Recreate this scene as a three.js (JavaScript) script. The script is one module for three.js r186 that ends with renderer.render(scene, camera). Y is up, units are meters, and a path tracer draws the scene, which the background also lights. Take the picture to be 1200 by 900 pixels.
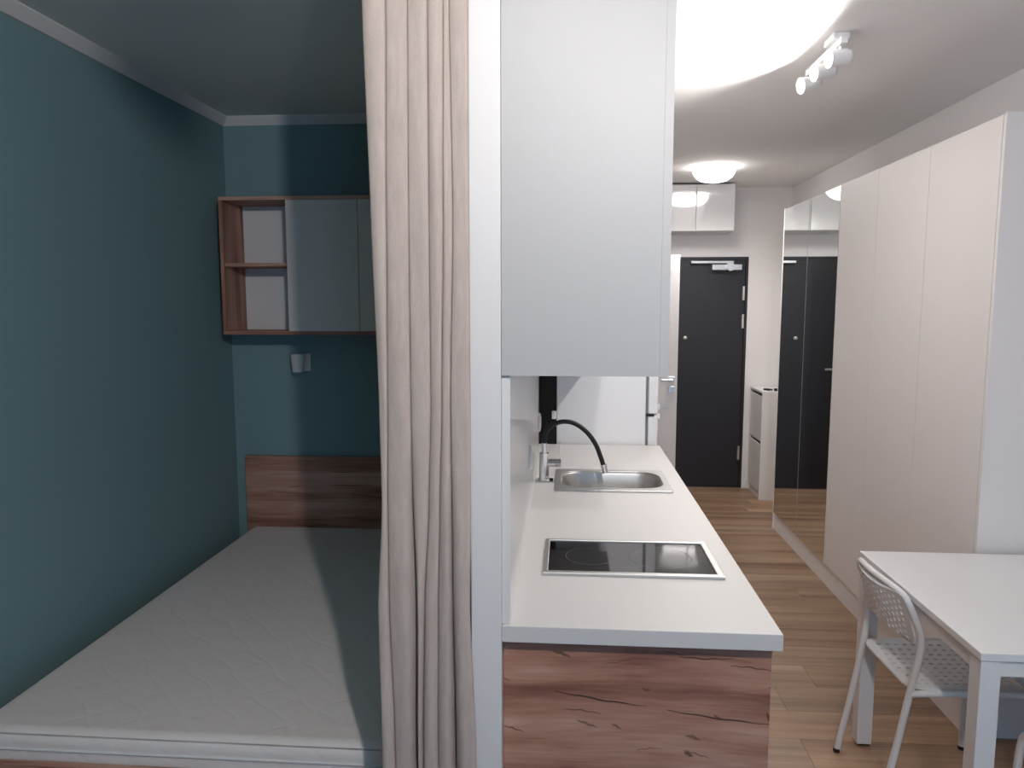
import * as THREE from 'three';
import { RoundedBoxGeometry } from 'three/addons/geometries/RoundedBoxGeometry.js';
import { mergeGeometries } from 'three/addons/utils/BufferGeometryUtils.js';

// ------------------------------------------------------------------ camera, sky, exposure
const scene = new THREE.Scene();
const F = 860;                                            // focal length in pixels of a 1200 x 900 frame
const camera = new THREE.PerspectiveCamera(2 * Math.atan(450 / F) * 180 / Math.PI, 4 / 3, 0.05, 60);
camera.position.set(0, 1.62, 0);
camera.rotation.order = 'YXZ';
camera.rotation.set(-0.10887, 0.07425, 0);                // looks a little down and a little left of the corridor
scene.add(camera);
scene.background = new THREE.Color().setRGB(1.6, 3.4, 5.7);   // overcast dusk sky through the balcony window
scene.backgroundIntensity = 1.0;
const renderer = new THREE.WebGLRenderer({ antialias: true });
renderer.toneMapping = THREE.LinearToneMapping;
renderer.toneMappingExposure = 1.0;
renderer.shadowMap.enabled = true;
const LAMP = new THREE.Color().setRGB(1.0, 0.955, 0.925);
const SPOT_CD = [2.2, 2.2, 2.2], DOME_CD = 7, ROOM_SPOT_CD = [9, 7.5], CABINET_SPOT_CD = 0.95;

// ------------------------------------------------------------------ noise and textures
function rng(seed) { let s = seed >>> 0; return () => { s = (s * 1664525 + 1013904223) >>> 0; return s / 4294967296; }; }
function hash(x, y, s) { let h = Math.imul(x, 374761393) ^ Math.imul(y, 668265263) ^ Math.imul(s, 974634577); h = Math.imul(h ^ (h >>> 13), 1274126177); return ((h ^ (h >>> 16)) >>> 0) / 4294967296; }
function vnoise(x, y, px, py, s) {                        // value noise that repeats every px, py cells
  const xi = Math.floor(x), yi = Math.floor(y), fx = x - xi, fy = y - yi;
  const u = fx * fx * (3 - 2 * fx), v = fy * fy * (3 - 2 * fy);
  const m = (a, n) => ((a % n) + n) % n;
  const x0 = m(xi, px), x1 = m(xi + 1, px), y0 = m(yi, py), y1 = m(yi + 1, py);
  const a = hash(x0, y0, s), b = hash(x1, y0, s), c = hash(x0, y1, s), d = hash(x1, y1, s);
  return a + (b - a) * u + (c - a) * v + (a - b - c + d) * u * v;
}
function fbm(u, v, cx, cy, s, oct = 4) { let t = 0, a = 0.5, n = 0; for (let i = 0; i < oct; i++) { t += a * vnoise(u * cx, v * cy, cx, cy, s + i); n += a; a *= 0.5; cx *= 2; cy *= 2; } return t / n; }
const mix = (a, b, t) => a + (b - a) * t;
function texture(w, h, fn, srgb = true) {
  const d = new Uint8Array(w * h * 4);
  for (let y = 0; y < h; y++) for (let x = 0; x < w; x++) {
    const c = fn(x / w, y / h, x, y), i = (y * w + x) * 4;
    for (let k = 0; k < 3; k++) d[i + k] = Math.max(0, Math.min(255, typeof c === 'number' ? c : c[k]));
    d[i + 3] = 255;
  }
  const t = new THREE.DataTexture(d, w, h, THREE.RGBAFormat);
  t.wrapS = t.wrapT = THREE.RepeatWrapping; t.magFilter = THREE.LinearFilter; t.minFilter = THREE.LinearMipmapLinearFilter; t.generateMipmaps = true;
  if (srgb) t.colorSpace = THREE.SRGBColorSpace;
  t.needsUpdate = true;
  return t;
}
// wood with the grain along u; marks = dark cracks and knots [u, v, length, rise, width] in shares of the sheet
function woodTexture(w, h, cx, cy, tones, seed, marks, strength = 1) {
  const dark = new Float32Array(w * h);
  const put = (x, y, r, a) => {
    for (let j = Math.floor(y - r - 1); j <= y + r + 1; j++) for (let i = Math.floor(x - r - 1); i <= x + r + 1; i++) {
      const q = Math.hypot(i - x, j - y), v = a * Math.max(0, Math.min(1, (r + 0.8 - q) / (0.5 * r + 0.5))), k = (((j % h) + h) % h) * w + (((i % w) + w) % w);
      if (v > dark[k]) dark[k] = v;
    }
  };
  const R = rng(seed);
  for (const [u, v, len, rise, wd, a = 0.75] of marks) {
    const n = Math.max(3, Math.round(len * w)), ph = R() * 9;
    for (let i = 0; i < n; i++) { const t = i / n; put((u + len * t) * w, (v + rise * t) * h + Math.sin(t * 4 + ph) * h * 0.003 + Math.sin(t * 17 + ph) * h * 0.0012, wd * Math.sin(Math.PI * Math.min(1, t * 0.9 + 0.08)), a * (0.7 + 0.3 * vnoise(t * 12, ph, 64, 64, seed))); }
  }
  return texture(w, h, (u, v, x, y) => {
    const warp = (fbm(u, v, cx, cy, seed + 9, 3) - 0.5) * 0.05;
    const vv = v + warp;
    const band = fbm(u, vv, cx, cy * 4, seed, 4), fine = fbm(u, vv, cx * 4, cy * 40, seed + 3, 3), tone = fbm(u, v, cx * 2, cy * 2, seed + 5, 2);
    let t = (band - 0.5) * 1.5 * strength + (fine - 0.5) * 0.55 * strength + (tone - 0.5) * 0.7 * strength + 0.5;
    t = Math.max(0, Math.min(1, t));
    const a = t < 0.5 ? tones[0] : tones[1], b = t < 0.5 ? tones[1] : tones[2], f = t < 0.5 ? t * 2 : t * 2 - 1, dk = dark[y * w + x];
    return [0, 1, 2].map(k => mix(mix(a[k], b[k], f), tones[0][k] * 0.38, dk));
  });
}
const R0 = rng(77);
const randMarks = (n, sx) => Array.from({ length: n }, () => [R0(), R0(), sx * (0.04 + R0() * 0.14), (R0() - 0.5) * 0.03, 0.5 + R0() * 1.6, 0.35 + R0() * 0.4]);
const oakTones = [[126, 83, 69], [170, 124, 105], [196, 155, 137]];
// end panel of the kitchen cabinets: 0.63 m x 0.86 m, v counts from the bottom edge
const M = (x0, y0, x1, y1, wd, a) => { const W = 0.63, H = 0.84, s = 1722; return [(x0 - 25) / s / W, 1 - (y0 - 104) / s / H, (x1 - x0) / s / W, -(y1 - y0) / s / H, wd, a]; };
const endPanelTex = woodTexture(1024, 1024, 2, 5, oakTones, 11, [
  M(235, 343, 610, 388, 2.6, 0.9), M(690, 405, 1108, 447, 2.3, 0.9), M(735, 172, 950, 178, 2.0, 0.85), M(940, 209, 1108, 214, 1.6, 0.8),
  M(228, 172, 300, 188, 5, 0.6), M(330, 468, 410, 482, 4, 0.5), M(470, 478, 510, 488, 4, 0.5), M(770, 512, 830, 524, 6, 0.45), M(765, 586, 800, 592, 7, 0.6), M(1088, 405, 1106, 430, 8, 0.6), M(25, 505, 110, 517, 2, 0.7), M(880, 418, 910, 430, 5, 0.5), M(590, 312, 625, 320, 3, 0.5),
  ...randMarks(16, 0.8)], 0.75);
const oakTex = woodTexture(1024, 512, 2, 4, oakTones, 21, randMarks(26, 0.9));                         // 1.4 m x 0.7 m
const floorTex = woodTexture(1024, 1024, 2, 7, [[120, 95, 76], [148, 122, 100], [170, 144, 121]], 31, randMarks(30, 0.5).map(m => [...m.slice(0, 4), m[4] * 0.7, 0.28]), 1.0);  // 2.6 m x 1.3 m
const grainBump = texture(256, 256, (u, v) => 128 + 90 * (fbm(u, v, 4, 64, 41, 3) - 0.5), false);
const plasterBump = texture(512, 512, (u, v) => 128 + 110 * (fbm(u, v, 60, 60, 51, 3) - 0.5), false);
const clothBump = texture(512, 512, (u, v, x, y) => { const weave = ((x % 4 < 2) === (y % 4 < 2)) ? 14 : -14; return 128 + weave + 120 * (fbm(u, v, 3, 26, 61, 4) - 0.5); }, false);
const clothTex = texture(512, 512, (u, v) => { const t = fbm(u, v, 24, 10, 63, 4), f = vnoise(u * 200, v * 200, 200, 200, 64); const k = 0.93 + 0.1 * t + 0.05 * f; return [186 * k, 172 * k, 164 * k]; });
// mattress cover: wavy quilting seams and small puckers
const quiltBump = texture(1024, 1024, (u, v) => {
  const wob = 0.06 * (fbm(u, v, 7, 7, 72, 2) - 0.5) + 0.012 * Math.sin(v * 2 * Math.PI * 6);
  const a = Math.abs((((u + v + wob) * 6) % 1 + 1) % 1 - 0.5), b = Math.abs((((u - v + wob) * 6) % 1 + 1) % 1 - 0.5);
  const seam = Math.exp(-Math.pow(a * 14, 2)) + Math.exp(-Math.pow(b * 14, 2));
  return 150 - 34 * Math.min(1, seam) * (0.4 + 1.2 * vnoise(u * 9, v * 9, 9, 9, 73)) + 130 * (fbm(u, v, 14, 14, 71, 3) - 0.5);
}, false);
const brushed = texture(256, 256, (u, v) => 128 + 80 * (fbm(u, v, 2, 90, 81, 2) - 0.5), false);

// ------------------------------------------------------------------ materials
const std = (o) => new THREE.MeshStandardMaterial(o);
const lin = (r, g, b) => new THREE.Color().setRGB(r, g, b);
const mat = {
  white: std({ color: lin(0.82, 0.80, 0.795), roughness: 0.85, bumpMap: plasterBump, bumpScale: 0.0005 }),
  ceiling: std({ color: lin(0.85, 0.83, 0.82), roughness: 0.9, bumpMap: plasterBump, bumpScale: 0.0005 }),
  teal: std({ color: lin(0.19, 0.305, 0.32), roughness: 0.75, bumpMap: plasterBump, bumpScale: 0.0006 }),
  cornice: std({ color: lin(0.72, 0.70, 0.70), roughness: 0.8 }),
  lacquer: std({ color: lin(0.74, 0.725, 0.72), roughness: 0.42 }),
  wardrobe: std({ color: lin(0.83, 0.80, 0.785), roughness: 0.4 }),
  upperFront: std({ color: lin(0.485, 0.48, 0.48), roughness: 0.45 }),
  greyFront: std({ color: lin(0.68, 0.63, 0.60), roughness: 0.38 }),
  worktop: std({ color: lin(0.63, 0.615, 0.605), roughness: 0.42 }),
  gloss: new THREE.MeshPhysicalMaterial({ color: lin(0.76, 0.755, 0.755), roughness: 0.06, ior: 1.9, clearcoat: 1, clearcoatRoughness: 0.03 }),
  splash: new THREE.MeshPhysicalMaterial({ color: lin(0.74, 0.73, 0.72), roughness: 0.35, clearcoat: 0.6, clearcoatRoughness: 0.15 }),
  appliance: std({ color: lin(0.76, 0.76, 0.77), roughness: 0.35 }),
  oak: std({ map: oakTex, roughness: 0.55, bumpMap: grainBump, bumpScale: 0.0003 }),
  oakEnd: std({ map: endPanelTex, roughness: 0.5, bumpMap: grainBump, bumpScale: 0.0003 }),
  mirror: std({ color: lin(0.90, 0.92, 0.91), metalness: 1, roughness: 0.015 }),
  alu: std({ color: lin(0.72, 0.72, 0.72), metalness: 1, roughness: 0.35 }),
  chrome: std({ color: lin(0.80, 0.80, 0.81), metalness: 1, roughness: 0.12 }),
  steel: std({ color: lin(0.55, 0.54, 0.525), metalness: 1, roughness: 0.4, bumpMap: brushed, bumpScale: 0.0001 }),
  blackGlass: new THREE.MeshPhysicalMaterial({ color: lin(0.006, 0.006, 0.007), roughness: 0.05, ior: 1.45 }),
  blackRubber: std({ color: lin(0.008, 0.008, 0.009), roughness: 0.55 }),
  gapShade: std({ color: lin(0.004, 0.004, 0.004), roughness: 0.8 }),  // near-black colour standing in for the shade beside the refrigerator
  doorDark: std({ color: lin(0.0145, 0.0145, 0.019), roughness: 0.5 }),
  plastic: std({ color: lin(0.76, 0.76, 0.75), roughness: 0.35 }),
  whiteMetal: std({ color: lin(0.80, 0.80, 0.80), roughness: 0.35 }),
  matticking: std({ color: lin(0.76, 0.70, 0.67), roughness: 0.9, bumpMap: quiltBump, bumpScale: 0.005 }),
  piping: std({ color: lin(0.68, 0.67, 0.66), roughness: 0.85 }),
  curtain: std({ color: 0xffffff, map: clothTex, roughness: 0.95, bumpMap: clothBump, bumpScale: 0.0008, side: THREE.DoubleSide }),
  slit: std({ color: lin(0.04, 0.035, 0.03), roughness: 0.8 }),
  glass: new THREE.MeshPhysicalMaterial({ color: 0xffffff, transmission: 1, thickness: 0, roughness: 0.0, ior: 1.5 }),
  printGrey: std({ color: lin(0.16, 0.16, 0.17), roughness: 0.3 }),
  subfloor: std({ color: lin(0.10, 0.07, 0.05), roughness: 0.9 }),
  glow: new THREE.MeshStandardMaterial({ color: lin(0.8, 0.8, 0.8), emissive: LAMP, emissiveIntensity: 4, roughness: 0.5 }),
  domeGlow: new THREE.MeshStandardMaterial({ color: lin(0.8, 0.8, 0.8), emissive: LAMP, emissiveIntensity: 10, roughness: 0.35 }),
  planks: [0xffffff, 0xf1ece6, 0xe6ded6, 0xfff6ec].map(c => std({ color: c, map: floorTex, roughness: 0.42, bumpMap: grainBump, bumpScale: 0.0003 })),
};

// ------------------------------------------------------------------ builders
function uvMetres(g, sx = 1, sy = 1, ox = 0, oy = 0, along = null) {   // box mapping in metres; along = axis the grain follows
  const p = g.attributes.position, n = g.attributes.normal, uv = new Float32Array(p.count * 2);
  for (let i = 0; i < p.count; i++) {
    const x = p.getX(i), y = p.getY(i), z = p.getZ(i), ax = Math.abs(n.getX(i)), ay = Math.abs(n.getY(i)), az = Math.abs(n.getZ(i));
    let u, v;
    if (ay >= ax && ay >= az) { u = x; v = z; if (along === 'z') { u = z; v = x; } }
    else if (ax >= az) { u = z; v = y; if (along === 'y') { u = y; v = z; } }
    else { u = x; v = y; if (along === 'y') { u = y; v = x; } }
    uv[2 * i] = u / sx + ox; uv[2 * i + 1] = v / sy + oy;
  }
  g.setAttribute('uv', new THREE.BufferAttribute(uv, 2));
  return g;
}
// box between two corners; r = edge radius
function bx(x0, x1, y0, y1, z0, z1, r = 0) {
  const w = x1 - x0, h = y1 - y0, d = z1 - z0;
  const rr = Math.min(r, w * 0.49, h * 0.49, d * 0.49);
  const g = rr > 0 ? new RoundedBoxGeometry(w, h, d, 2, rr) : new THREE.BoxGeometry(w, h, d);
  g.translate((x0 + x1) / 2, (y0 + y1) / 2, (z0 + z1) / 2);
  return uvMetres(g);
}
function clean(gs) { return gs.map(g => { let q = g.index ? g.toNonIndexed() : g; for (const k of Object.keys(q.attributes)) if (!['position', 'normal', 'uv'].includes(k)) q.deleteAttribute(k); return q; }); }
const merge = (...gs) => mergeGeometries(clean(gs.flat()));
function cyl(r0, r1, h, x, y, z, axis = 'y', seg = 28) {
  const g = new THREE.CylinderGeometry(r1, r0, h, seg);
  if (axis === 'x') g.rotateZ(-Math.PI / 2); if (axis === 'z') g.rotateX(Math.PI / 2);
  return g.translate(x, y, z);
}
function tube(pts, r, seg = 48, rad = 12, tension = 0.5) {
  const c = new THREE.CatmullRomCurve3(pts.map(p => new THREE.Vector3(...p)), false, 'catmullrom', tension);
  return new THREE.TubeGeometry(c, seg, r, rad, false);
}
function lathe(pts, seg = 48) { return new THREE.LatheGeometry(pts.map(p => new THREE.Vector2(...p)), seg); }
const used = {};
function numbered(n) { const k = used[n] = (used[n] ?? -1) + 1; return k ? `${n}_${String(k).padStart(3, '0')}` : n; }
function part(parent, name, geo, m) {
  const o = new THREE.Mesh(geo, m); o.name = name; o.castShadow = o.receiveShadow = true; parent.add(o); return o;
}
function thing(name, label, category, pos = [0, 0, 0], turn = 0, group) {
  const o = new THREE.Group(); o.name = numbered(name); o.position.set(...pos); o.rotation.y = turn;
  o.userData = { label, category }; if (group) o.userData.group = group;
  scene.add(o); return o;
}
function struct(name, geo, m) {
  const o = geo ? new THREE.Mesh(geo, m) : new THREE.Group(); o.name = name; o.userData = { kind: 'structure' };
  o.castShadow = o.receiveShadow = true; scene.add(o); return o;
}

// ------------------------------------------------------------------ the room
const XL = -1.83, XR = 1.9, ZB = -6.5, ZA = -3.9, ZF = 2.8, H = 2.6, T = 0.12;
const floor = struct('floor', null);
part(floor, 'subfloor', bx(XL - T, XR + T, -0.2, -0.012, ZB - T, ZF + T), mat.subfloor);
{
  const R = rng(5), pw = 0.192, L = 1.28, gap = 0.0009;
  let row = 0;
  for (let z = ZB; z < ZF - 0.01; z += pw, row++) {
    const z1 = Math.min(z + pw, ZF) - gap;
    if (z1 - z < 0.02) continue;
    const hidden = z1 < -1.2;                            // beside the corridor the floor ends under the kitchen and bed
    const left = hidden ? (z < -4.6 ? 0.05 : -0.1) : XL;
    let x = XL - R() * L;
    while (x < XR) {
      const a = Math.max(x, left), b = Math.min(x + L, XR) - gap;
      if (b - a > 0.03) {
        const g = bx(a, b, -0.012, 0, z, z1, 0.0007);
        uvMetres(g, 2.6, 1.3, R(), R());
        part(floor, 'plank', g, mat.planks[Math.floor(R() * 4)]);
      }
      x += L;
    }
  }
}
struct('ceiling', bx(XL - T, XR + T, H, H + T, ZB - T, ZF + T), mat.ceiling);
struct('wall_left', bx(XL - T, XL, 0, H, ZA - T, ZF), mat.teal);
struct('wall_alcove_back', bx(XL, -0.215, 0, H, ZA - T, ZA), mat.teal);
struct('wall_partition', bx(-0.215, -0.145, 0, H, -4.56, -1.62, 0.002), mat.lacquer);
struct('wall_right', bx(XR, XR + T, 0, H, ZB - T, ZF), mat.white);
struct('wall_niche_back', bx(-0.215, 0.05, 0, H, -4.66, -4.56), mat.white);
struct('wall_hall_left', merge(bx(-0.05, 0.05, 0, H, -4.85, -4.66), bx(-0.05, 0.05, 2.03, H, -5.65, -4.85), bx(-0.05, 0.05, 0, H, ZB, -5.65)), mat.white);
struct('wall_bathroom', merge(bx(-1.3, -1.2, 0, H, ZB, -4.66), bx(-1.2, -0.215, 0, H, -4.76, -4.66), bx(-1.2, -0.05, 0, H, ZB - T, ZB)), mat.white);
struct('wall_back', merge(bx(-0.05, 0.60, 0, H, ZB - T, ZB), bx(0.60, 1.55, 2.02, H, ZB - T, ZB), bx(1.55, XR, 0, H, ZB - T, ZB)), mat.white);
struct('wall_front', merge(bx(XL, 0.7, 0, H, ZF, ZF + T), bx(1.75, XR, 0, H, ZF, ZF + T), bx(0.7, 1.75, 2.3, H, ZF, ZF + T), bx(0.7, 1.75, 0, 0.12, ZF, ZF + T)), mat.teal);
{ // balcony window behind the camera, the daylight of the room
  const w = struct('window_1', null);
  part(w, 'window_frame', merge(bx(0.7, 0.77, 0.12, 2.3, ZF + 0.02, ZF + 0.09), bx(1.68, 1.75, 0.12, 2.3, ZF + 0.02, ZF + 0.09), bx(1.19, 1.26, 0.19, 2.23, ZF + 0.02, ZF + 0.09), bx(0.77, 1.68, 2.23, 2.3, ZF + 0.02, ZF + 0.09), bx(0.77, 1.68, 0.12, 0.19, ZF + 0.02, ZF + 0.09)), mat.plastic);
  for (const [a, b] of [[0.77, 1.19], [1.26, 1.68]]) part(w, 'pane', bx(a, b, 0.19, 2.23, ZF + 0.053, ZF + 0.057), mat.glass);
}
// coving where the teal walls meet the ceiling
function coving(len) { // profile in x (out from wall) and y (down), extruded along z
  const s = new THREE.Shape(); s.moveTo(0, 0); s.lineTo(0.040, 0); s.lineTo(0.040, -0.005); s.lineTo(0.005, -0.042); s.lineTo(0, -0.042); s.lineTo(0, 0);
  return new THREE.ExtrudeGeometry(s, { depth: len, bevelEnabled: false, curveSegments: 8 });
}
struct('trim_1', coving(-ZA - 1.0 + 0.0).translate(XL, H, ZA), mat.cornice);
struct('trim_2', coving(-0.215 - XL).rotateY(-Math.PI / 2).translate(-0.215, H, ZA), mat.cornice);
struct('baseboard_back', bx(1.585, XR, 0, 0.07, ZB, ZB + 0.012, 0.002), mat.plastic);

// entrance door
{
  const d = struct('door_1', null);
  const f = ZB - 0.05;
  part(d, 'door_frame', merge(bx(0.60, 0.62, 0, 2.02, ZB - T, ZB + 0.006), bx(1.53, 1.55, 0, 2.02, ZB - T, ZB + 0.006), bx(0.62, 1.53, 2.0, 2.02, ZB - T, ZB + 0.006)), mat.doorDark);
  part(d, 'door_leaf', bx(0.622, 1.528, 0.006, 1.998, f, f + 0.045, 0.003), mat.doorDark);
  part(d, 'threshold', bx(0.60, 1.55, 0, 0.004, ZB - T, ZB), mat.doorDark);
  for (const y of [1.71, 1.47, 0.315]) part(d, 'hinge', merge(cyl(0.011, 0.011, 0.12, 1.515, y, f + 0.058), bx(1.505, 1.528, y - 0.05, y + 0.05, f + 0.044, f + 0.05)), mat.alu);
  const hd = part(d, 'door_handle', merge(bx(0.655, 0.695, 0.94, 1.14, f + 0.044, f + 0.054, 0.004), cyl(0.009, 0.009, 0.05, 0.675, 1.06, f + 0.075, 'z'), bx(0.665, 0.79, 1.051, 1.069, f + 0.092, f + 0.108, 0.007)), mat.alu);
  part(hd, 'lock_cylinder', cyl(0.009, 0.009, 0.012, 0.675, 0.975, f + 0.058, 'z'), mat.chrome);
  part(d, 'peephole', lathe([[0, 0.016], [0.011, 0.015], [0.019, 0.009], [0.021, 0], [0, 0]]).rotateX(Math.PI / 2).translate(1.03, 1.325, f + 0.045), mat.chrome);
  const cl = part(d, 'door_closer', bx(1.235, 1.485, 1.905, 1.955, f + 0.045, f + 0.105, 0.006), mat.alu);
  part(cl, 'closer_pivot', cyl(0.034, 0.034, 0.05, 1.385, 1.932, f + 0.11, 'z'), mat.alu);
  part(cl, 'closer_arm', bx(1.06, 1.42, 1.964, 1.985, f + 0.05, f + 0.085, 0.003), mat.alu);
}
// open bathroom door
{
  const d = struct('door_2', null);
  part(d, 'door_frame', merge(bx(-0.06, 0.062, 0, 2.03, -4.86, -4.80, 0.004), bx(-0.06, 0.062, 0, 2.03, -5.70, -5.645, 0.004), bx(-0.06, 0.062, 1.99, 2.05, -5.645, -4.86, 0.004)), mat.plastic);
  const lf = part(d, 'door_leaf', bx(0.07, 0.845, 0.008, 1.984, -5.69, -5.65, 0.003), mat.wardrobe);
  for (const y of [1.85, 1.475, 1.14, 0.83, 0.48]) part(lf, 'inlay_strip', bx(0.2, 0.785, y - 0.006, y + 0.006, -5.651, -5.6485), mat.alu);
  const hd = part(d, 'door_handle', merge(bx(0.776, 0.824, 1.02, 1.068, -5.65, -5.642, 0.003), cyl(0.009, 0.009, 0.05, 0.80, 1.044, -5.62, 'z'), bx(0.715, 0.81, 1.036, 1.052, -5.608, -5.592, 0.006)), mat.alu);
  part(hd, 'key_plate', bx(0.776, 0.824, 0.945, 0.993, -5.65, -5.642, 0.003), mat.alu);
}

// ------------------------------------------------------------------ wardrobe with mirrors
{
  const t = thing('wardrobe', 'tall white built-in wardrobe with two mirror doors at its far end', 'wardrobe', [1.5, 0, -2.72]);
  const zs = [-0.02, -0.53, -1.035, -1.535, -2.06, -2.58];
  part(t, 'side_panel', bx(0.0, 0.398, 0, 2.275, -0.018, 0, 0.001), mat.wardrobe);
  part(t, 'carcass', bx(0.02, 0.397, 0.12, 2.27, -2.58, -0.0185), mat.wardrobe);
  part(t, 'plinth', bx(0.008, 0.397, 0, 0.119, -2.58, -0.0185), mat.wardrobe);
  for (let i = 0; i < 5; i++) {
    const m = i > 2;
    const d = part(t, 'door', bx(m ? 0.005 : 0.0, 0.0195, 0.122, 2.27, zs[i + 1] + 0.0015, zs[i] - 0.0015, 0.001), mat.wardrobe);
    if (m) {
      const mir = part(d, 'mirror', bx(0.0, 0.0048, 0.124, 2.268, zs[i + 1] + 0.004, zs[i] - 0.004), mat.mirror);
      mir.userData.label = 'full height mirror glass';
    }
  }
  part(t, 'filler_strip', bx(0.0, 0.02, 0.0, 2.275, -2.598, -2.581), mat.wardrobe);
}
// shoe cabinet
{
  const t = thing('shoe_cabinet', 'slim white shoe cabinet with two tilting flaps beside the dark entrance door', 'cabinet', [1.6, 0, -6.09]);
  part(t, 'carcass', merge(bx(0, 0.299, 0, 0.89, -0.016, 0, 0.001), bx(0, 0.299, 0, 0.89, -0.392, -0.376, 0.001), bx(0.28, 0.299, 0, 0.89, -0.376, -0.016), bx(0.01, 0.28, 0, 0.06, -0.376, -0.016)), mat.lacquer);
  part(t, 'top_panel', bx(-0.002, 0.299, 0.89, 0.906, -0.394, 0.002, 0.001), mat.lacquer);
  for (const [a, b] of [[0.065, 0.463], [0.492, 0.862]]) part(t, 'flap', bx(0.001, 0.017, a, b, -0.374, -0.018, 0.001), mat.lacquer);
  part(t, 'shelf', bx(0.03, 0.28, 0.466, 0.474, -0.376, -0.016), mat.lacquer);
  part(t, 'inner_back', bx(0.255, 0.26, 0.06, 0.888, -0.376, -0.016), mat.lacquer);
  const k = thing('key_fob', 'small black key fob lying on the shoe cabinet top', 'key fob', [1.67, 0.906, -6.19], 0.5);
  part(k, 'fob', bx(-0.02, 0.02, 0, 0.014, -0.035, 0.035, 0.005), mat.blackRubber);
  part(k, 'key', merge(bx(-0.004, 0.004, 0, 0.003, 0.04, 0.095), new THREE.TorusGeometry(0.012, 0.0022, 8, 20).rotateX(Math.PI / 2).translate(0, 0.003, 0.036)), mat.chrome);
  const b = thing('small_case', 'small dark oval case beside the key fob on the shoe cabinet', 'case', [1.735, 0.906, -6.14], -0.2);
  part(b, 'case', bx(-0.03, 0.03, 0, 0.022, -0.018, 0.018, 0.009), mat.blackRubber);
}
// glossy wall cabinets over the entrance
{
  const t = thing('hall_cabinet', 'glossy white double-door wall cabinet above the dark entrance door', 'cabinet', [0.74, 2.21, -6.5]);
  part(t, 'carcass', bx(0, 0.61, 0, 0.376, 0.001, 0.29, 0.001), mat.lacquer);
  part(t, 'door', bx(0.001, 0.302, 0.002, 0.373, 0.292, 0.31, 0.0015), mat.gloss);
  const d = part(t, 'door', bx(0, 0.302, 0.002, 0.373, 0, 0.018, 0.0015), mat.gloss);
  d.position.set(0.307, 0, 0.292); d.rotation.y = -0.045;
}

// ------------------------------------------------------------------ kitchen
{ // upper cabinets: three units in a row, each with its own door to the corridor
  const z0 = -1.62, n = 3, wz = 0.735;
  for (let i = 0; i < n; i++) {
    const t = thing('upper_cabinet', ['tall white upper kitchen cabinet with its big plain side facing the room', 'middle white upper kitchen cabinet hidden behind the nearest one', 'far white upper kitchen cabinet next to the refrigerator'][i], 'cabinet', [-0.144, 1.461, z0 - i * wz]);
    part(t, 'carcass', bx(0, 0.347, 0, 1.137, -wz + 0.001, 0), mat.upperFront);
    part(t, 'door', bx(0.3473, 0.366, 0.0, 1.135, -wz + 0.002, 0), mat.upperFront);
  }
}
{ // base cabinets under the worktop
  const z0 = -1.66, wz = 0.546;
  const t0 = thing('base_cabinet', 'oak effect kitchen base cabinet with cracked-grain end panel under the worktop', 'cabinet', [-0.144, 0, z0]);
  const g = bx(0, 0.624, 0, 0.838, -0.018, 0, 0.001);
  { const p = g.attributes.position, uv = g.attributes.uv; for (let i = 0; i < p.count; i++) uv.setXY(i, p.getX(i) / 0.63, p.getY(i) / 0.84); }
  part(t0, 'end_panel', g, mat.oakEnd);
  for (let i = 0; i < 4; i++) {
    const t = i ? thing('base_cabinet', ['', 'kitchen base cabinet under the black hob, second from the oak end', 'kitchen base cabinet right under the steel sink', 'last kitchen base cabinet beside the refrigerator'][i], 'cabinet', [-0.144, 0, z0 - 0.0185 - i * wz]) : t0;
    const dz = i ? 0 : -0.0185;
    if (i === 2) part(t, 'carcass', merge(bx(0, 0.604, 0.10, 0.66, dz - wz + 0.001, dz), bx(0.58, 0.604, 0.66, 0.838, dz - wz + 0.001, dz)), mat.lacquer);
    else part(t, 'carcass', bx(0, 0.604, 0.10, 0.838, dz - wz + 0.001, dz), mat.lacquer);
    part(t, 'plinth', bx(0.02, 0.55, 0, 0.099, dz - wz + 0.001, dz), mat.oak);
    const d = part(t, 'door', uvMetres(bx(0.6045, 0.622, 0.102, 0.815, dz - wz + 0.003, dz - 0.002, 0.001), 1.4, 0.7, i * 0.3, 0.2), mat.oak);
    part(d, 'handle', bx(0.6045, 0.628, 0.817, 0.835, dz - wz + 0.003, dz - 0.002, 0.002), mat.alu);
  }
}
{ // worktop with a cut-out for the sink bowl
  const x0 = -0.144, x1 = 0.492, zf = -1.62, zb = -3.845, s = new THREE.Shape();
  s.moveTo(x0, -zf); s.lineTo(x1, -zf); s.lineTo(x1, -zb); s.lineTo(x0, -zb); s.closePath();
  const h = new THREE.Path(); h.moveTo(-0.025, 2.885); h.lineTo(0.405, 2.885); h.lineTo(0.405, 3.195); h.lineTo(-0.025, 3.195); h.closePath(); s.holes.push(h);
  const g = new THREE.ExtrudeGeometry(s, { depth: 0.036, bevelEnabled: true, bevelThickness: 0.002, bevelSize: 0.002, bevelSegments: 2, bevelOffset: -0.002 });
  g.rotateX(-Math.PI / 2).translate(0, 0.842, 0);          // shape y runs to -z
  const t = thing('worktop', 'long white kitchen worktop with a thick square edge', 'worktop', [0, 0, 0]);
  part(t, 'slab', g, mat.worktop);
}
{
  const t = thing('backsplash', 'glossy white backsplash board between worktop and upper cabinets', 'backsplash', [-0.1445, 0.8805, -1.63]);
  part(t, 'board', bx(0, 0.019, 0, 0.58, -1.68, 0, 0.001), mat.splash);
}
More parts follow.
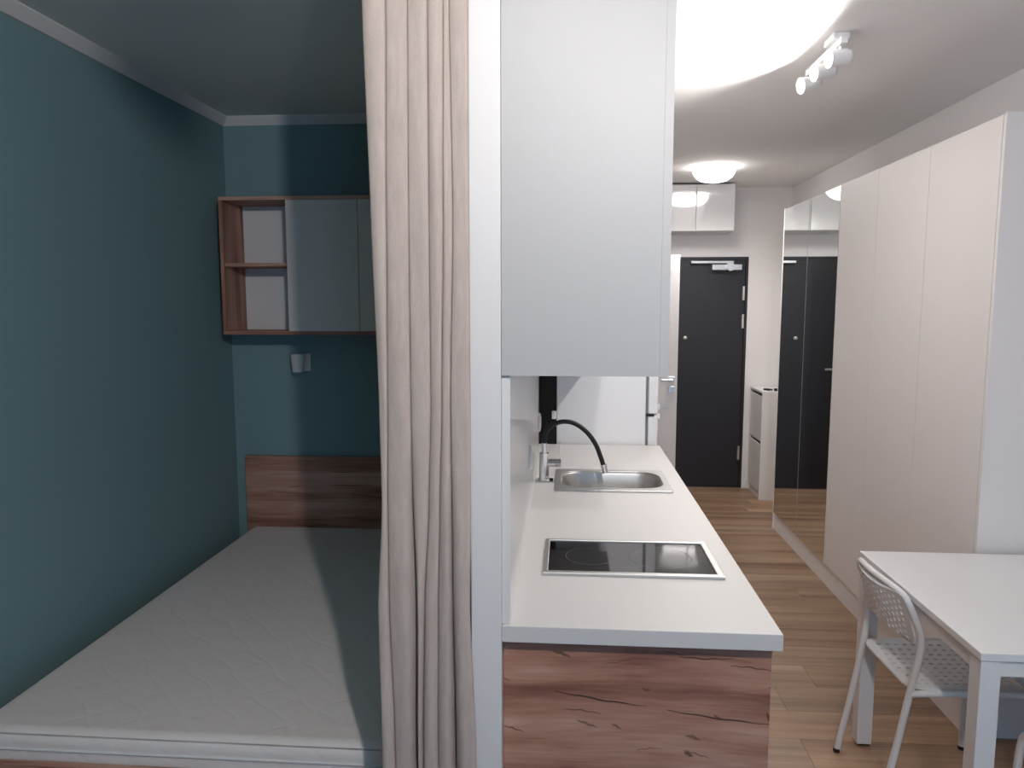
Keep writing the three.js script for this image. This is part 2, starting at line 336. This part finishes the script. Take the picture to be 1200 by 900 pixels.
{ // sockets on the backsplash
  const mk = (label, z) => {
    const t = thing('wall_socket', label, 'socket', [-0.125, 1.09, z]);
    part(t, 'frame', lathe([[0, 0.012], [0.034, 0.012], [0.042, 0.009], [0.045, 0.0]].reverse()).rotateZ(-Math.PI / 2), mat.plastic);
    part(t, 'insert', lathe([[0, 0.006], [0.019, 0.006], [0.021, 0.014], [0.025, 0.014], [0.026, 0.010]].reverse()).rotateZ(-Math.PI / 2), mat.plastic);
    for (const s of [-1, 1]) part(t, 'contact', cyl(0.0025, 0.0025, 0.002, 0.0065, 0, s * 0.0095, 'x', 10), mat.slit);
  };
  mk('round white wall socket on the backsplash, the nearer one behind the hob', -2.5);
  mk('round white wall socket on the backsplash next to the black gap', -3.262);
}
{ // ceramic hob
  const t = thing('hob', 'black glass two-zone hob with a steel frame set in the worktop', 'hob', [-0.06, 0.88, -1.945]);
  const s = new THREE.Shape(); s.moveTo(0, 0); s.lineTo(0.492, 0); s.lineTo(0.492, 0.292); s.lineTo(0, 0.292); s.closePath();
  const h = new THREE.Path(); h.moveTo(0.014, 0.017); h.lineTo(0.473, 0.017); h.lineTo(0.473, 0.281); h.lineTo(0.014, 0.281); h.closePath(); s.holes.push(h);
  part(t, 'frame', new THREE.ExtrudeGeometry(s, { depth: 0.006, bevelEnabled: true, bevelThickness: 0.002, bevelSize: 0.002, bevelSegments: 2, bevelOffset: -0.002 }).rotateX(-Math.PI / 2).translate(0, 0.0015, 0), mat.steel);
  const gl = part(t, 'glass_top', bx(0.0142, 0.4728, 0.0002, 0.0055, -0.2808, -0.0172), mat.blackGlass);
  for (const [x, r] of [[0.135, 0.072], [0.335, 0.09]]) part(gl, 'zone_ring', new THREE.TorusGeometry(r, 0.0007, 4, 64).rotateX(Math.PI / 2).scale(1, 0.3, 1).translate(x, 0.0055, -0.149), mat.printGrey);
}
{ // sink
  const t = thing('sink', 'stainless steel inset sink with a single rounded bowl', 'sink', [0, 0.88, 0]);
  const rr = (x0, x1, z0, z1, r, P) => { P.moveTo(x0 + r, z0); P.lineTo(x1 - r, z0); P.quadraticCurveTo(x1, z0, x1, z0 + r); P.lineTo(x1, z1 - r); P.quadraticCurveTo(x1, z1, x1 - r, z1); P.lineTo(x0 + r, z1); P.quadraticCurveTo(x0, z1, x0, z1 - r); P.lineTo(x0, z0 + r); P.quadraticCurveTo(x0, z0, x0 + r, z0); return P; };
  const s = rr(-0.042, 0.424, 2.855, 3.22, 0.012, new THREE.Shape());
  const bw = [-0.018, 0.398, 2.895, 3.185];
  s.holes.push(rr(...bw, 0.1, new THREE.Path()));
  part(t, 'rim', new THREE.ExtrudeGeometry(s, { depth: 0.004, bevelEnabled: true, bevelThickness: 0.0025, bevelSize: 0.003, bevelSegments: 3, bevelOffset: -0.003, curveSegments: 16 }).rotateX(-Math.PI / 2).translate(0, 0.0025, 0), mat.steel);
  // bowl: rounded-rectangle sections going down
  const ring = (inset, r, y) => { const P = rr(bw[0] + inset, bw[1] - inset, bw[2] + inset, bw[3] - inset, r, new THREE.Path()); return P.getSpacedPoints(96).slice(0, 96).map(p => [p.x, y, -p.y]); };
  const rings = [ring(-0.001, 0.1, 0.004), ring(0.006, 0.096, -0.004), ring(0.014, 0.09, -0.06), ring(0.018, 0.085, -0.13), ring(0.03, 0.08, -0.152), ring(0.06, 0.07, -0.16)];
  const pos = [], idx = [];
  rings.forEach(r => r.forEach(p => pos.push(...p)));
  const c = pos.length / 3; pos.push(0.19, -0.165, -3.04);
  for (let k = 0; k < rings.length - 1; k++) for (let i = 0; i < 96; i++) { const a = k * 96 + i, b = k * 96 + (i + 1) % 96; idx.push(a, a + 96, b, b, a + 96, b + 96); }
  for (let i = 0; i < 96; i++) idx.push((rings.length - 1) * 96 + i, c, (rings.length - 1) * 96 + (i + 1) % 96);
  const g = new THREE.BufferGeometry(); g.setAttribute('position', new THREE.Float32BufferAttribute(pos, 3)); g.setAttribute('uv', new THREE.Float32BufferAttribute(pos.filter((_, i) => i % 3 !== 1), 2)); g.setIndex(idx); g.computeVertexNormals();
  const bm = mat.steel.clone(); bm.side = THREE.DoubleSide;
  part(t, 'bowl', g, bm);
  part(t, 'drain', lathe([[0, 0.004], [0.03, 0.004], [0.04, 0.002], [0.042, 0]]).translate(0.19, -0.1645, -3.04), mat.chrome);
}
{ // tap
  const t = thing('kitchen_tap', 'chrome kitchen tap with a bent black hose spout beside the sink', 'tap', [-0.09, 0.8805, -3.03]);
  part(t, 'base_plate', bx(-0.026, 0.040, 0, 0.004, -0.03, 0.03, 0.002), mat.chrome);
  part(t, 'body', merge(cyl(0.021, 0.0205, 0.114, 0, 0.061, 0), cyl(0.0225, 0.0225, 0.006, 0, 0.007, 0), cyl(0.012, 0.012, 0.045, 0, 0.138, 0)), mat.chrome);
  const lv = part(t, 'lever', merge(cyl(0.0165, 0.0165, 0.055, 0.042, 0.076, 0, 'x'), cyl(0.0175, 0.0175, 0.012, 0.064, 0.076, 0, 'x')), mat.chrome);
  part(lv, 'lever_pin', cyl(0.0028, 0.0028, 0.09, 0.066, 0.125, 0), mat.chrome);
  part(t, 'hose', tube([[0, 0.155, 0], [0.004, 0.19, 0], [0.018, 0.22, 0], [0.048, 0.243, 0], [0.085, 0.252, 0.002], [0.13, 0.243, 0.004], [0.178, 0.208, 0.006], [0.214, 0.158, 0.008], [0.238, 0.098, 0.01], [0.246, 0.072, 0.011]], 0.0098, 80, 16), mat.blackRubber);
  const nz = part(t, 'nozzle', merge(cyl(0.0125, 0.0115, 0.03, 0, -0.008, 0), cyl(0.0135, 0.0135, 0.008, 0, 0.01, 0)), mat.chrome);
  nz.position.set(0.250, 0.062, 0.011); nz.rotation.z = 0.2;
}
{ // refrigerator behind the worktop
  const t = thing('refrigerator', 'white freestanding refrigerator behind the far end of the worktop', 'refrigerator', [-0.05, 0, -3.862]);
  part(t, 'body', bx(0, 0.468, 0.03, 1.75, -0.6, 0, 0.006), mat.appliance);
  for (const [x, z] of [[0.05, -0.05], [0.42, -0.05], [0.05, -0.55], [0.42, -0.55]]) part(t, 'foot', cyl(0.02, 0.02, 0.03, x, 0.015, z), mat.blackRubber);
  part(t, 'door_gasket', bx(0.469, 0.479, 0.05, 1.74, -0.59, -0.006), mat.printGrey);
  for (const [a, b] of [[0.035, 1.035], [1.042, 1.748]]) {
    const d = part(t, 'door', bx(0.480, 0.532, a, b, -0.6, 0, 0.008), mat.appliance);
    part(d, 'handle', a < 1 ? bx(0.500, 0.556, 1.0, 1.028, -0.5, -0.1, 0.006) : bx(0.500, 0.556, 1.05, 1.078, -0.5, -0.1, 0.006), mat.appliance);
  }
  part(t, 'hinge_cover', bx(0.470, 0.512, 1.030, 1.046, -0.03, 0.004, 0.003), mat.blackRubber);
  part(t, 'gap_shade_block', bx(-0.092, -0.001, 0.05, 1.72, -0.58, -0.008, 0.002), mat.gapShade);  // added black block, paints the shaded gap between refrigerator and wall
  part(t, 'cable_clip', bx(-0.025, -0.001, 1.012, 1.055, -0.0075, 0.006, 0.002), mat.plastic);
}

// ------------------------------------------------------------------ sleeping alcove
{
  const t = thing('bed', 'low oak effect bed frame with a plain headboard in the teal alcove', 'bed', [0, 0, 0]);
  const wood = (g, o) => uvMetres(g, 1.4, 0.7, o, o * 0.6, 'x');
  part(t, 'headboard', wood(bx(-1.768, -0.30, 0.0, 0.785, -3.895, -3.868, 0.001), 0.13), mat.oak);
  part(t, 'foot_rail', wood(bx(-1.76, -0.31, 0.05, 0.318, -1.868, -1.846, 0.001), 0.4), mat.oak);
  for (const x of [-1.76, -0.332]) part(t, 'side_rail', uvMetres(bx(x, x + 0.022, 0.05, 0.318, -3.867, -1.869, 0.001), 1.4, 0.7, 0.2, 0.5), mat.oak);
  part(t, 'slat_base', bx(-1.737, -0.333, 0.17, 0.2, -3.867, -1.869), mat.oak);
  for (const [x, z] of [[-1.735, -1.93], [-0.40, -1.93], [-1.735, -3.82], [-0.40, -3.82]]) part(t, 'leg', bx(x, x + 0.06, 0, 0.17, z - 0.03, z + 0.03, 0.002), mat.oak);
}
{
  const t = thing('mattress', 'pale grey quilted mattress without sheets on the low bed', 'mattress', [-1.035, 0.2, -2.866]);
  const g = new RoundedBoxGeometry(1.39, 0.2, 1.985, 5, 0.04); g.translate(0, 0.1, 0);
  part(t, 'cover', uvMetres(g, 0.9, 0.9), mat.matticking);
  const P = (y, r) => { const X = 0.696, Z = 0.9935, q = []; const c = 0.03; for (const [sx, sz, a0] of [[1, 1, 0], [-1, 1, 1], [-1, -1, 2], [1, -1, 3]]) for (let i = 0; i <= 4; i++) { const a = (a0 + i / 4) * Math.PI / 2; q.push([sx * (X - c) + Math.cos(a) * c, y, sz * (Z - c) + Math.sin(a) * c]); } const cv = new THREE.CatmullRomCurve3(q.map(p => new THREE.Vector3(...p)), true, 'catmullrom', 0.1); return new THREE.TubeGeometry(cv, 200, r, 8, true); };
  part(t, 'piping', P(0.148, 0.004), mat.piping);
}
{ // shelf unit over the bed
  const t = thing('wall_shelf_unit', 'oak wall cabinet over the bed with open compartments and grey-white doors', 'cabinet', [-1.755, 1.463, -3.899]);
  const W = 1.11, Hh = 0.692, D = 0.25, k = 0.018;
  const wd = (g, o, al) => uvMetres(g, 1.4, 0.7, o, o * 0.7, al);
  part(t, 'top_panel', wd(bx(0, W, Hh - k, Hh, 0, D, 0.001), 0.1), mat.oak);
  part(t, 'bottom_panel', wd(bx(0, W, 0, k, 0, D, 0.001), 0.3), mat.oak);
  part(t, 'side_panel', wd(bx(0, k, k, Hh - k, 0, D, 0.0008), 0.5, 'y'), mat.oak);
  part(t, 'side_panel', wd(bx(W - k, W, k, Hh - k, 0, D, 0.0008), 0.6, 'y'), mat.oak);
  part(t, 'divider', wd(bx(0.338, 0.338 + k, k, Hh - k, 0.007, D - 0.02, 0.0008), 0.7, 'y'), mat.oak);
  part(t, 'shelf', wd(bx(k, 0.338, 0.345, 0.345 + k, 0.007, D - 0.01, 0.0008), 0.8), mat.oak);
  const bp = part(t, 'back_panel', bx(k, W - k, k, Hh - k, 0, 0.006), mat.lacquer); bp.userData.label = 'white back panel';
  for (const [a, b] of [[0.346, 0.712], [0.715, W - k - 0.001]]) part(t, 'door', bx(a, b, k + 0.001, Hh - k - 0.001, D - 0.018, D, 0.001), mat.greyFront);
}
{
  const t = thing('wall_lamp', 'small white wall lamp under the oak wall cabinet', 'lamp', [-1.435, 1.305, -3.9]);
  part(t, 'back_plate', bx(-0.04, 0.045, -0.05, 0.045, 0.0005, 0.014, 0.004), mat.plastic);
  part(t, 'arm', bx(-0.02, 0.02, 0.01, 0.03, 0.013, 0.05, 0.003), mat.plastic);
  part(t, 'lamp_shade', lathe([[0.026, -0.048], [0.036, 0.045], [0.038, 0.045], [0.028, -0.05], [0.026, -0.048]], 36).translate(-0.006, 0.0, 0.06), mat.plastic);
}
{ // curtain drawn together at the end of the partition
  // crease and fold-edge positions across the curtain (metres, at heights ys), traced per fold
  const ys = [2.6, 2.25, 1.80, 1.40, 1.17, 0.92, 0.62, 0.0];
  const B = [
    [-0.438, -0.437, -0.428, -0.419, -0.417, -0.431, -0.428, -0.420],
    [-0.384, -0.386, -0.393, -0.399, -0.404, -0.406, -0.398, -0.390],
    [-0.339, -0.340, -0.344, -0.346, -0.347, -0.342, -0.345, -0.345],
    [-0.297, -0.297, -0.299, -0.300, -0.308, -0.322, -0.330, -0.334],
    [-0.262, -0.264, -0.268, -0.275, -0.283, -0.290, -0.294, -0.300],
    [-0.250, -0.252, -0.247, -0.256, -0.256, -0.257, -0.255, -0.252],
    [-0.211, -0.211, -0.2115, -0.211, -0.211, -0.216, -0.204, -0.196]];
  const A = [[0.013, 0, 0.018], [0.011, 0, 0.014], [0.011, 0, 0.017], [0.012, 0, 0.014], [0.009, 0, 0.014], [0.012, 0, 0.016]];
  const at = (arr, y) => { let i = 0; while (i < ys.length - 2 && y < ys[i + 1]) i++; const t = (ys[i] - y) / (ys[i] - ys[i + 1]); const s = t * t * (3 - 2 * t); return mix(arr[i], arr[i + 1], mix(t, s, 0.5)); };
  const depthBoost = [0, 0.006, 0.09, 0.015, 0.006, 0.05, 0];     // how far creases fall back near the hem
  const nv = 110, nu = 16, pos = [], uv = [], idx = [], cols = 6 * nu + 1;
  for (let j = 0; j <= nv; j++) {
    const y = 2.595 - (2.595 - 0.015) * j / nv, low = Math.max(0, Math.min(1, (1.35 - y) / 0.7));
    for (let i = 0; i < cols; i++) {
      const k = Math.min(5, Math.floor(i / nu)), t = (i - k * nu) / nu;
      const b0 = at(B[k], y), b1 = at(B[k + 1], y);
      const e = 0.5 - 0.5 * Math.cos(Math.PI * t), tt = mix(t, e, 0.75);       // rows bunch up at the creases
      const x = mix(b0, b1, tt);
      const a = A[k][0] * (1 - low) + A[k][2] * low;
      const prof = Math.pow(Math.sin(Math.PI * tt), 0.26);
      const deep = mix(depthBoost[k], depthBoost[k + 1], tt) * low * (1 - prof);
      const sway = 0.006 * Math.sin(y * 2.3 + x * 9) + (0.0016 * Math.sin(y * 3.1 + k * 2.1 + tt * 3) + 0.0006 * Math.sin(y * 11 + k * 1.3 + tt * 5)) * prof;
      pos.push(x, y, -1.607 + a * prof - deep + sway);
      uv.push((k + tt) * 0.12 / 0.5, y / 0.5);
    }
  }
  for (let j = 0; j < nv; j++) for (let i = 0; i < cols - 1; i++) { const a = j * cols + i; idx.push(a, a + cols, a + 1, a + 1, a + cols, a + cols + 1); }
  const g = new THREE.BufferGeometry(); g.setAttribute('position', new THREE.Float32BufferAttribute(pos, 3)); g.setAttribute('uv', new THREE.Float32BufferAttribute(uv, 2)); g.setIndex(idx); g.computeVertexNormals();
  const t = thing('curtain', 'beige velvety floor-length curtain gathered at the end of the partition wall', 'curtain', [0, 0, 0]);
  part(t, 'cloth', g, mat.curtain);
}

// ------------------------------------------------------------------ dining corner
{
  const t = thing('dining_table', 'white square dining table with straight square legs', 'table', [1.075, 0, -1.895]);
  part(t, 'tabletop', bx(0, 0.78, 0.70, 0.722, -0.795, 0, 0.0025), mat.whiteMetal);
  part(t, 'apron', merge(bx(0.06, 0.72, 0.655, 0.6995, -0.035, -0.012), bx(0.06, 0.72, 0.655, 0.6995, -0.783, -0.76), bx(0.012, 0.035, 0.655, 0.6995, -0.735, -0.06), bx(0.745, 0.768, 0.655, 0.6995, -0.735, -0.06)), mat.whiteMetal);
  for (const x of [0.004, 0.724]) for (const z of [-0.056, -0.791]) { const l = part(t, 'leg', bx(x, x + 0.052, 0.006, 0.6995, z, z + 0.052, 0.002), mat.whiteMetal); part(l, 'foot_cap', bx(x + 0.004, x + 0.048, 0, 0.0055, z + 0.004, z + 0.048), mat.blackRubber); }
}
function holedPanel(w, h, r, holes, th) {                  // rounded rectangle with holes, centred, lying in xy
  const s = new THREE.Shape(), X = w / 2, Y = h / 2;
  s.moveTo(-X + r, -Y); s.lineTo(X - r, -Y); s.quadraticCurveTo(X, -Y, X, -Y + r); s.lineTo(X, Y - r); s.quadraticCurveTo(X, Y, X - r, Y); s.lineTo(-X + r, Y); s.quadraticCurveTo(-X, Y, -X, Y - r); s.lineTo(-X, -Y + r); s.quadraticCurveTo(-X, -Y, -X + r, -Y);
  for (const [x, y, a, b] of holes) { const p = new THREE.Path(); p.absellipse(x, y, a, b, 0, Math.PI * 2, true); s.holes.push(p); }
  return new THREE.ExtrudeGeometry(s, { depth: th, bevelEnabled: false, curveSegments: 5 });
}
function bend(g, fn) { const p = g.attributes.position; for (let i = 0; i < p.count; i++) { const q = fn(p.getX(i), p.getY(i), p.getZ(i)); p.setXYZ(i, ...q); } g.computeVertexNormals(); return g; }
function makeChair(label, pos, turn) {
  // forward = +x, sideways = z
  const t = thing('dining_chair', label, 'chair', pos, turn, 'white perforated dining chairs');
  const r = 0.0108, m = mat.whiteMetal;
  const side = s => [[-0.080, 0.004, 0.165 * s], [-0.04, 0.2, 0.167 * s], [-0.003, 0.422, 0.170 * s], [0.012, 0.535, 0.180 * s], [0.012, 0.60, 0.183 * s], [-0.010, 0.66, 0.181 * s], [-0.026, 0.70, 0.174 * s], [-0.034, 0.722, 0.155 * s]];
  const top = [[-0.046, 0.732, 0.11], [-0.056, 0.737, 0.05], [-0.058, 0.738, 0], [-0.056, 0.737, -0.05], [-0.046, 0.732, -0.11]];
  part(t, 'back_frame', tube([...side(1), ...top, ...side(-1).reverse()], r, 200, 12), m);
  for (const s of [-1, 1]) {
    part(t, 'front_leg', tube([[-0.004, 0.408, 0.172 * s], [0.06, 0.415, 0.178 * s], [0.20, 0.418, 0.182 * s], [0.32, 0.418, 0.183 * s], [0.352, 0.408, 0.184 * s], [0.366, 0.38, 0.185 * s], [0.372, 0.30, 0.188 * s], [0.382, 0.004, 0.198 * s]], r, 90, 12), m);
    part(t, 'foot_cap', cyl(0.0115, 0.0115, 0.014, 0.382, 0.007, 0.198 * s), mat.blackRubber);
    part(t, 'foot_cap', cyl(0.0115, 0.0115, 0.014, -0.080, 0.007, 0.165 * s), mat.blackRubber);
  }
  // seat: oblong holes in rows, dished slightly
  const sh = []; for (let i = 0; i < 11; i++) for (let j = 0; j < 10; j++) sh.push([-0.15 + i * 0.03 - 0.0, -0.135 + j * 0.03 + 0.0, 0.0085, 0.0055]);
  const seat = bend(holedPanel(0.385, 0.345, 0.05, sh, 0.006), (x, y, z) => { const d = 1 - Math.min(1, Math.abs(y) / 0.172); return [x + 0.185, 0.424 + z - 0.014 * Math.sin(d * Math.PI / 2) + (x > 0.14 ? -(x - 0.14) * (x - 0.14) * 6 : 0), -y]; });
  part(t, 'seat', seat, m);
  const bh = []; for (let i = 0; i < 15; i++) for (let j = 0; j < 7; j++) { const x = -0.145 + i * 0.0207, y = -0.062 + j * 0.0195 + (i % 2) * 0.0097; if (y < 0.066) bh.push([x, y, 0.0066, 0.0066]); }
  const back = bend(holedPanel(0.35, 0.165, 0.035, bh, 0.005), (x, y, z) => { const c = Math.cos(x / 0.175 * Math.PI / 2); const lean = -(y + 0.08) * 0.28; return [0.004 + lean - 0.032 * c + z, 0.645 + y, x]; });
  part(t, 'backrest', back, m);
  return t;
}
makeChair('white perforated metal chair pushed in at the left side of the white table', [1.077, 0, -2.43], 0.033);
makeChair('white chair at the near side of the table showing one front leg', [1.485, 0, -1.70], Math.PI / 2);

// ------------------------------------------------------------------ lamps
function spotHead(t, z, dir, cd, angle, penumbra, bodyY = -0.088) {
  const d = new THREE.Vector3(...dir).normalize();
  const h = part(t, 'spot_head', lathe([[0.0, -0.088], [0.022, -0.086], [0.0275, -0.07], [0.031, -0.012], [0.0335, 0.0], [0.0315, 0.0], [0.029, -0.012], [0.026, -0.04], [0, -0.04]], 32), mat.whiteMetal);
  h.quaternion.setFromUnitVectors(new THREE.Vector3(0, 1, 0), d);
  h.position.set(0, bodyY, z).addScaledVector(d, 0.045);
  part(h, 'bulb', lathe([[0.0, 0.0], [0.012, -0.001], [0.022, -0.005], [0.0265, -0.013], [0.0255, -0.03]].map(([r, y]) => [r, y]), 28), mat.glow);
  part(t, 'swivel', cyl(0.006, 0.006, 0.06, 0, bodyY + 0.02, z), mat.chrome);
  const L = new THREE.SpotLight(LAMP, cd, 0, angle, penumbra, 2);
  L.position.copy(h.position).add(t.position).addScaledVector(d, 0.012);
  L.target.position.copy(L.position).add(d); L.castShadow = true; L.shadow.radius = 1.6; L.name = 'spot_light';
  scene.add(L, L.target);
}
{
  const t = thing('spotlight_bar', 'white three-headed spotlight bar on the ceiling above the kitchen passage', 'ceiling light', [0.985, 2.6, -3.03]);
  part(t, 'ceiling_plate', bx(-0.03, 0.03, -0.026, -0.0005, 0.07, 0.17, 0.004), mat.whiteMetal);
  part(t, 'bar', bx(-0.0125, 0.0125, -0.05, -0.025, -0.2, 0.2, 0.003), mat.whiteMetal);
  spotHead(t, 0.165, [-0.95, -0.14, 0.14], SPOT_CD[0], 1.5, 0.25);
  spotHead(t, 0.0, [-0.94, -0.17, 0.18], SPOT_CD[1], 1.5, 0.25);
  spotHead(t, -0.165, [-0.92, -0.2, 0.22], SPOT_CD[2], 1.5, 0.25);
}
{
  const t2 = thing('ceiling_spotlight', 'white ceiling spotlight close in front of the tall upper kitchen cabinet', 'ceiling light', [-0.08, 2.6, -0.55]);
  part(t2, 'ceiling_plate', lathe([[0, -0.0005], [0.045, -0.0005], [0.045, -0.02], [0.04, -0.025], [0, -0.025]].reverse(), 36), mat.whiteMetal);
  spotHead(t2, 0, [0.08, -0.26, -0.92], CABINET_SPOT_CD, 0.62, 1);
  const t = thing('ceiling_spotlight', 'white two-headed ceiling spotlight turned to the alcove, with an added fill head toward the table', 'ceiling light', [0.40, 2.6, 0.17]);
  part(t, 'ceiling_plate', lathe([[0, -0.0005], [0.07, -0.0005], [0.07, -0.02], [0.065, -0.025], [0, -0.025]].reverse(), 36).translate(0, 0, 0.045), mat.whiteMetal);
  spotHead(t, 0, [-0.62, -0.28, -0.75], ROOM_SPOT_CD[0], 1.15, 0.8);
  spotHead(t, 0.09, [0.62, -0.3, -0.7], ROOM_SPOT_CD[1], 0.95, 0.9);  // unseen extra head, added to brighten the table and wardrobe side
}
{
  const t = thing('dome_light', 'round white glass dome light on the ceiling before the entrance', 'ceiling light', [1.05, 2.6, -5.52]);
  part(t, 'base_plate', lathe([[0, -0.001], [0.125, -0.001], [0.13, -0.006], [0.13, -0.017], [0, -0.017]], 48), mat.whiteMetal);
  part(t, 'glass_dome', lathe([[0.142, -0.018], [0.15, -0.023], [0.146, -0.045], [0.128, -0.074], [0.094, -0.096], [0.048, -0.107], [0, -0.11]].reverse(), 48), mat.domeGlow);
  const L = new THREE.SpotLight(LAMP, DOME_CD, 0, 1.5, 0.9, 2); L.position.set(1.05, 2.6 - 0.125, -5.52); L.target.position.set(1.05, 0, -5.52); L.castShadow = true; L.shadow.radius = 6; L.name = 'dome_lamp_light'; scene.add(L, L.target);
}
renderer.render(scene, camera);
